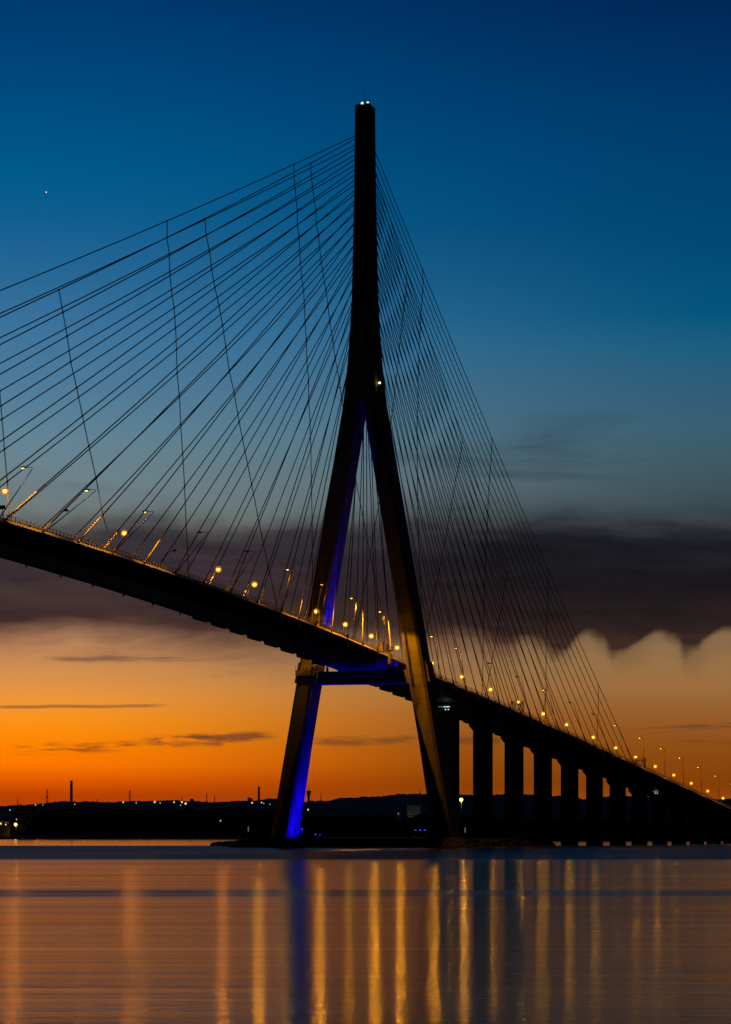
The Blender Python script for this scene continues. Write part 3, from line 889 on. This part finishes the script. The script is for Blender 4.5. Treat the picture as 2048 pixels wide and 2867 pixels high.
def hill(name, prof, dep0, dep1, seed, m):
    """wooded ridge: skyline prof (px, y) at the far depth, ground falling to the front"""
    rnd = random.Random(seed)
    xs = list(range(prof[0][0], prof[-1][0], 6)); k = len(xs); J = 10
    mb = MB()
    def h(px):
        for (a, u), (b, v) in zip(prof, prof[1:]):
            if a <= px <= b:
                t = (px-a)/(b-a); t = t*t*(3-2*t)
                return u + (v-u)*t
        return prof[-1][1]
    ph = [rnd.uniform(0, 6.28) for _ in range(6)]
    for j in range(J+1):
        t = j/J
        for px in xs:
            dep = dep0 + (dep1-dep0)*t
            zt = zat(h(px), dep1)
            e = (math.sin(t*PI/2) if t < 1 else 1)
            z = 2 + (zt-2)*e + (sum(math.sin(px*.02*(i+1)+ph[i]+t*3)*1.2/(i+1) for i in range(4)) * (1 if 0 < t < 1 else .35) + rnd.uniform(-1.2, 1.2) if t > 0 else 0)
            p = at(px, dep, z); mb.v.append(tuple(p))
    for px in xs:
        mb.v.append(tuple(at(px, dep1+500, zat(h(px), dep1)*.4)))
    for j in range(J+1):
        for i in range(k-1):
            mb.f.append((j*k+i, j*k+i+1, (j+1)*k+i+1, (j+1)*k+i))
    o = mb.build(name, m); tag(o, kind='structure'); return o
hill('hills', [(-900,2250),(-200,2256),(0,2256),(60,2254),(150,2248),(300,2245),(420,2243),(560,2246),(640,2244),(700,2243),(760,2237),(800,2240),(850,2247),(900,2243),(960,2234),(1040,2231),(1100,2229),(1160,2225),(1400,2226),(1560,2227),(1600,2232),(1640,2237),(1700,2231),(1760,2232),(1900,2238),(2300,2240),(2900,2244)], 4300, 5600, 3, M['hill'])

# woods: far-off masses of trees
def leafy(mb, c, r, h, n, rnd):
    """one crown: overlapping uneven clumps and loose leaf faces on its skin"""
    for _ in range(n):
        a = rnd.uniform(0, 6.283); q = rnd.random()**.5; zz = rnd.uniform(.25, 1.0)
        k = r*(1.05 - .75*(zz-.25))
        p = (c[0]+math.cos(a)*k*q*.8, c[1]+math.sin(a)*k*q*.8, c[2]+h*(zz-.12))
        s = r*rnd.uniform(.28, .5)
        mb.ball(p, s, 7, 5, (1, 1, .85), .22)
    for _ in range(n*5):
        a = rnd.uniform(0, 6.283); zz = rnd.uniform(.25, 1.03)
        k = r*(1.15 - .8*(zz-.25))
        p = Vector((c[0]+math.cos(a)*k, c[1]+math.sin(a)*k, c[2]+h*zz))
        s = r*.13
        v0 = len(mb.v)
        for _j in range(3):
            mb.v.append((p.x+rnd.uniform(-s,s), p.y+rnd.uniform(-s,s), p.z+rnd.uniform(-s,s)))
        mb.f.append((v0, v0+1, v0+2))

def wood(label, x0, x1, depf, topf, step, seed):
    rnd = random.Random(seed); mb = MB()
    for row in range(3):
        px = x0 + row*step/3
        while px < x1:
            dep = depf(px) + 25 + row*28
            top = zat(topf(px) + rnd.uniform(-2.5, 6) + (2-row)*4, dep)
            h = max(4, top-2); c = at(px, dep, 2.0)
            leafy(mb, (c.x, c.y, 1.0 if row == 0 else 2.0), h*rnd.uniform(.36, .52), h, 7, rnd)
            px += step*rnd.uniform(.7, 1.3)
    o = mb.build('woods', M['leaf']); tag(o, label, kind='stuff'); return o
def pw(pts):
    def f(x):
        if x <= pts[0][0]: return pts[0][1]
        for (a, u), (b, v) in zip(pts, pts[1:]):
            if x <= b: return u + (v-u)*(x-a)/(b-a)
        return pts[-1][1]
    return f
wood('dark line of woods along the far left shore', 100, 860, lambda p: 3150, pw([(100,2272),(150,2262),(200,2256),(260,2262),(400,2264),(480,2266),(560,2263),(640,2258),(700,2262),(760,2266),(860,2272)]), 20, 5)
wood('dark low woods behind the tower island', 830, 2400, lambda p: 1950 if p > 950 else 2050, pw([(830,2290),(900,2283),(960,2280),(1040,2279),(1160,2279),(1280,2282),(1330,2287),(1420,2288),(1600,2290),(1700,2292),(1760,2296),(2400,2300)]), 13, 6)
wood('low scrub along the far left shore', -250, 110, lambda p: 3150, pw([(-250,2308),(0,2312),(110,2310)]), 20, 8)

def tree(px, dep, top, base, wpx, label):
    rnd = random.Random(int(px)); zb, zt = zat(base, dep), zat(top, dep)
    c = at(px, dep, zb); h = zt-zb; r = wpx*dep/F/2
    T = empty('tree', c, label, 'tree')
    MB().tube([c, c+Vector((.3,.2,h*.3)), c+Vector((0,0,h*.6))], r*.12, 7, r*.04).build('trunk', M['bark'], T)
    mb = MB(); leafy(mb, (c.x, c.y, c.z), r, h, 34, rnd); mb.build('crown', M['leaf'], T)
tree(70, 3120, 2256, 2330, 72, 'big round dark tree at the left end of the shore wood')
tree(701, 5300, 2234, 2252, 18, 'round tree on the skyline beside the shorter chimney')
tree(538, 5300, 2237, 2250, 14, 'small bushy tree on the skyline between the town lights')
tree(1305, 1500, 2272, 2338, 34, 'small dark tree right of the tallest pier')

# ------------------------------------------------------------------ far things on the skyline
def chimney(px, top, base, wpx, dep, label):
    c = at(px, dep, zat(base, dep)); H = zat(top, dep)-c.z; r = wpx*dep/F/2
    T = empty('chimney', c, label, 'chimney')
    MB().lathe(c, [(r*1.04, 0), (r, H*.5), (r*.97, H)], 18).build('stack', M['brick'], T)
    MB().lathe((c.x, c.y, c.z+H), [(r*1.06, -.02*H), (r*1.06, .006*H)], 18).build('rim', M['dark'], T)
chimney(200.5, 2186, 2256, 7.6, 5200, 'tall dark factory chimney on the left skyline')
chimney(725.5, 2202, 2250, 6.0, 5200, 'shorter dark chimney on the skyline just left of the tower')

def pylon(px, top, base, wpx, dep, label, arms=0):
    c = at(px, dep, zat(base, dep)); H = zat(top, dep)-c.z; w = wpx*dep/F/2
    T = empty('lattice_mast', c, label, 'mast', 'lattice masts on the skyline')
    th = .3
    for sx in (-1, 1):
        for sy in (-1, 1):
            MB().tube([c+R*w*sx+V*w*sy, c+R*w*sx*.18+V*w*sy*.18+Vector((0,0,H))], th, 4).build('leg', M['dark'], T)
    b = MB(); n = max(3, int(H/7))
    for i in range(n):
        t0, t1 = i/n, (i+1)/n
        k0, k1 = w*(1-.82*t0), w*(1-.82*t1)
        for sy in (-1, 1):
            b.tube([c-R*k0+V*k0*sy+Vector((0,0,H*t0)), c+R*k1+V*k1*sy+Vector((0,0,H*t1))], th*.6, 4)
            b.tube([c+R*k0+V*k0*sy+Vector((0,0,H*t0)), c-R*k1+V*k1*sy+Vector((0,0,H*t1))], th*.6, 4)
    b.build('bracing', M['dark'], T)
    for i in range(arms):
        z = H*(.62+.14*i); L = w*(1.15-.15*i)
        MB().tube([c-R*L+Vector((0,0,z)), c+Vector((0,0,z+.8)), c+R*L+Vector((0,0,z))], th*.8, 4).build('cross_arm', M['dark'], T)
pylon(50, 2236, 2258, 2.2, 5400, 'faint thin mast at the far left of the skyline')
pylon(132.5, 2210, 2254, 6.5, 5200, 'tall tapering lattice mast left of the tall chimney')
pylon(272.5, 2236, 2250, 2.4, 5400, 'tiny mast on the skyline right of the tall chimney')
pylon(364, 2212, 2248, 6, 5200, 'lattice power tower with cross arms between the two chimneys', 3)
pylon(510, 2228, 2250, 2.4, 5400, 'thin mast above the brightest town lights')
pylon(579.5, 2219, 2248, 3, 5300, 'slim mast between the town lights and the shorter chimney')
pylon(601.5, 2227, 2248, 3, 5300, 'short mast with cross arms left of the shorter chimney', 2)
pylon(899, 2221, 2246, 2, 5400, 'thin mast right of the water tower')
pylon(1177, 2210, 2230, 1.8, 5400, 'thin mast on the hill beside the near leg')

def water_tower(px, dep):
    c = at(px, dep, zat(2250, dep)); s = dep/F
    H = 35*s
    T = empty('water_tower', c, 'goblet shaped water tower with an antenna right of the far leg', 'water tower')
    MB().lathe(c, [(3.2*s, 0), (2.9*s, 10*s), (3.1*s, 20*s)], 16).build('shaft', M['pierc'], T)
    MB().lathe((c.x, c.y, c.z), [(3.2*s, 20*s), (5.2*s, 28*s), (6.9*s, 33*s), (6.9*s, 35*s), (5.0*s, 36*s)], 18).build('tank', M['pierc'], T)
    MB().tube([(c.x, c.y, c.z+36*s), (c.x, c.y, c.z+50*s)], .35, 5).build('antenna', M['dark'], T)
water_tower(865, 5000)

def town(px, y, r, k, dep, label):
    p = at(px, dep, zat(y, dep)); g = p.z-9
    T = empty('floodlight_mast' if k == 'town' else 'street_lamp', (p.x, p.y, g), label, 'lamp', 'lights of the town on the hillside')
    MB().tube([(p.x, p.y, g), (p.x, p.y, p.z)], .3, 5).build('pole', M['dark'], T)
    b = MB(); b.ball(tuple(p - V*.2), r*dep/F, 8, 6); b.build('bulb', E_[k], T, smooth=True)
TL = [(100,2254,1.6,'town','small white lamp on the far left hillside'), (120.5,2253.5,1.2,'town','tiny pale lamp left of the tall chimney'),
      (210,2252,1.3,'townw','small warm lamp at the foot of the tall chimney'), (345.5,2246,2.2,'town','pale lamp left of the lattice power tower'), (382,2248,1.5,'town','small pale lamp right of the lattice power tower'),
      (434,2245.5,2.8,'town','bright greenish lamp on the middle of the left hillside'), (449,2248,1.5,'town','small lamp right of the bright greenish one'), (488,2246,2.2,'town','pale lamp left of the thin mast'),
      (510,2245.5,2.8,'town','bright pale lamp under the thin mast'), (520.5,2250,3.0,'townw','yellow lamp right of the thin mast'), (506,2254.5,1.3,'town','small low lamp below the bright pale one'),
      (706.5,2247.5,2.2,'townw','warm lamp under the skyline tree'), (733,2247,1.8,'town','white lamp right of the shorter chimney'), (739,2249,1.2,'town','tiny lamp right of the shorter chimney'),
      (756.5,2252,1.2,'town','faint lamp beside the far leg'), (28.5,2268,1.6,'town','lone white lamp above the left scrub')]
for a in TL: town(a[0], a[1], a[2], a[3], 4250 if a[1] > 2251 else 4900, a[4])
town(618, 2298, 1.8, 'town', 3080, 'lone white lamp inside the left shore wood')
town(863.5, 2267, 2.2, 'townw', 3600, 'yellow lamp right of the far leg below the water tower')
town(47, 2294, 1.5, 'town', 3085, 'small greenish lamp just above the bright shore lamp')

def shore_lamp(px, y, base, r, dep, label, power=0, k='farl'):
    p = at(px, dep, zat(y, dep)); zb = zat(base, dep)
    T = empty('street_lamp', (p.x, p.y, zb), label, 'street lamp')
    MB().tube([(p.x, p.y, zb), (p.x, p.y, p.z)], .2*dep/3000+.08, 6).build('pole', M['pole'], T)
    MB().box(p.x-.5, p.x+.5, p.y-.3, p.y+.3, p.z+r*dep/F*.8, p.z+r*dep/F*.8+.35).build('lantern', M['dark'], T)
    MB().ball(p, r*dep/F, 10, 7).build('bulb', E_[k], T, smooth=True)
    if power:
        ld = bpy.data.lights.new('lamp_light', 'POINT'); ld.energy = power; ld.color = (1,.5,.1); ld.shadow_soft_size = .3
        o = link(bpy.data.objects.new('lamp_light', ld)); o.parent = T; o.location = (0, -1.5, p.z-zb-1.0)
E_['farl'] = emat('sodium bulb plain', (1, .48, .06), 7)
shore_lamp(44.5, 2308.5, 2326, 4.2, 3080, 'bright yellow lamp with its pole on the far left shore', 2500)
shore_lamp(1292, 2239, 2300, 5.0, 1850, 'bright orange lamp glowing between the first two piers', 2000)
town(3, 2306, 2.6, 'townw', 3085, 'lamp at the left frame edge under the sloping lit roof')
town(17, 2308.5, 2.2, 'town', 3086, 'pale lamp under the sloping lit roof')

def conveyor():
    a, b = at(-40, 3090, zat(2296, 3090)), at(26, 3090, zat(2304, 3090))
    T = empty('shed', (a.x, a.y, 2), 'long shed with a pale sloping roof edge at the left end of the shore', 'shed')
    mb = MB(); d = V*14
    mb.quadbox([(*a.xy, 2), (*b.xy, 2), (*(b+d).xy, 2), (*(a+d).xy, 2), (*a.xy, a.z), (*b.xy, b.z), (*(b+d).xy, b.z), (*(a+d).xy, a.z)])
    mb.build('wall', M['brick'], T)
    r = MB(); o = -V*.8
    r.quadbox([tuple(a+o), tuple(b+o), tuple(b+d), tuple(a+d), tuple(a+o+Vector((0,0,.8))), tuple(b+o+Vector((0,0,.8))), tuple(b+d+Vector((0,0,.8))), tuple(a+d+Vector((0,0,.8)))])
    r.build('roof', M['wall'], T)
    ld = bpy.data.lights.new('yard_light', 'POINT'); ld.energy = 7; ld.color = (.9, 1, .7); ld.shadow_soft_size = .3
    q = link(bpy.data.objects.new('yard_light', ld)); q.parent = T; q.location = (at(8, 3080, 10)-wloc(T))
conveyor()

def warehouse():
    dep = 3000
    a, b = at(1142, dep), at(1178, dep); z0, z1 = 1.5, zat(2255, dep)
    T = empty('warehouse', ((a.x+b.x)/2, (a.y+b.y)/2, z0), 'pale floodlit warehouse on the far bank left of the near leg', 'warehouse')
    d = V*45
    MB().quadbox([(*a.xy, z0), (*b.xy, z0), (*(b+d).xy, z0), (*(a+d).xy, z0), (*a.xy, z1), (*b.xy, z1), (*(b+d).xy, z1), (*(a+d).xy, z1)]).build('wall', M['wall'], T)
    o = V*.4
    MB().quadbox([(*(a-o).xy, z1), (*(b-o).xy, z1), (*(b+d).xy, z1), (*(a+d).xy, z1), (*(a-o).xy, z1+.6), (*(b-o).xy, z1+.6), (*(b+d).xy, z1+.6), (*(a+d).xy, z1+.6)]).build('roof', M['roof'], T)
    s = MB(); p, q = at(1150, dep-.3), at(1170, dep-.3)
    s.quadbox([(*p.xy, z0), (*q.xy, z0), (*(q+o).xy, z0), (*(p+o).xy, z0), (*p.xy, z0+5), (*q.xy, z0+5), (*(q+o).xy, z0+5), (*(p+o).xy, z0+5)]); s.build('door', M['roof'], T)
    ld = bpy.data.lights.new('yard_light', 'POINT'); ld.energy = 420; ld.color = (.9, 1, .72); ld.shadow_soft_size = .5
    l = link(bpy.data.objects.new('yard_light', ld)); l.parent = T; l.location = at(1166, dep-12, 12) - wloc(T)
warehouse()
def shed2():
    dep = 2990; p = at(1117, dep); z1 = zat(2274, dep)
    T = empty('shed', (p.x, p.y, 1.5), 'small low lit shed left of the pale warehouse', 'shed')
    a, b = at(1112, dep), at(1122, dep); d = V*8
    MB().quadbox([(*a.xy, 1.5), (*b.xy, 1.5), (*(b+d).xy, 1.5), (*(a+d).xy, 1.5), (*a.xy, z1), (*b.xy, z1), (*(b+d).xy, z1), (*(a+d).xy, z1)]).build('wall', M['wall'], T)
    MB().quadbox([(*(a-V*.5).xy, z1), (*(b-V*.5).xy, z1), (*(b+d).xy, z1), (*(a+d).xy, z1), (*(a-V*.5).xy, z1+1), (*(b-V*.5).xy, z1+.5), (*(b+d).xy, z1+.5), (*(a+d).xy, z1+1)]).build('roof', M['roof'], T)
    MB().ball(at(1116, dep-6, z1-1.2), .5, 8, 5).build('wall_lamp', E_['win'], T)
    ld = bpy.data.lights.new('wall_light', 'POINT'); ld.energy = 600; ld.color = (.95, 1, .75); ld.shadow_soft_size = .3
    l = link(bpy.data.objects.new('wall_light', ld)); l.parent = T; l.location = at(1116, dep-6, z1-1) - wloc(T)
shed2()

# marker posts on the banks, pale stripes in the photograph
def marker(px, y0, y1, dep, label):
    a = at(px, dep, zat(y1, dep)); b = zat(y0, dep)
    T = empty('marker_post', (a.x, a.y, 1.8), label, 'marker post', 'marker posts on the bank')
    MB().tube([(a.x, a.y, 1.8), (a.x, a.y, a.z)], .2, 8).build('pole', M['dark'], T)
    MB().tube([(a.x, a.y, a.z), (a.x, a.y, b)], .17, 8).build('glowing_reflector', E_['mark'], T)
E_['mark'] = emat('glowing marker', (1, .5, .3), .16)  # the panels emit on their own in place of light falling on them
marker(1303, 2317, 2331, 905, 'short pale glowing marker post right of the near leg')
marker(696, 2314, 2328, 905, 'short dim marker post left of the far leg')

def star():
    p = CAM + (V + R*((130-1024)/F) + Vector((0,0,(2339-538)/F)))*13000
    b = MB(); b.ball(p, 2.8, 10, 6)
    o = b.build('star', E_['star'], origin=p); tag(o, 'single bright star in the blue sky at the upper left', 'star')
star()

# ------------------------------------------------------------------ camera and render
cd = bpy.data.cameras.new('camera'); cam = link(bpy.data.objects.new('camera', cd)); S.camera = cam
cam.location = CAM
cam.rotation_euler = V.to_track_quat('-Z', 'Y').to_euler()
cd.sensor_fit = 'VERTICAL'; cd.sensor_height = 36.0
cd.lens = 36.0*F/2867.0
cd.shift_y = (2339-2867/2)/2867.0
cd.clip_start = .5; cd.clip_end = 40000
S.view_settings.view_transform = 'Standard'; S.view_settings.look = 'None'
S.view_settings.exposure = 0.0; S.view_settings.gamma = 1.0
c = S.cycles
c.max_bounces = 5; c.diffuse_bounces = 2; c.glossy_bounces = 3; c.transmission_bounces = 2; c.volume_bounces = 0
c.use_light_tree = True
c.sample_clamp_indirect = 3.0
c.sample_clamp_direct = 0.0
c.use_denoising = True
try: c.denoiser = 'OPENIMAGEDENOISE'
except Exception: pass
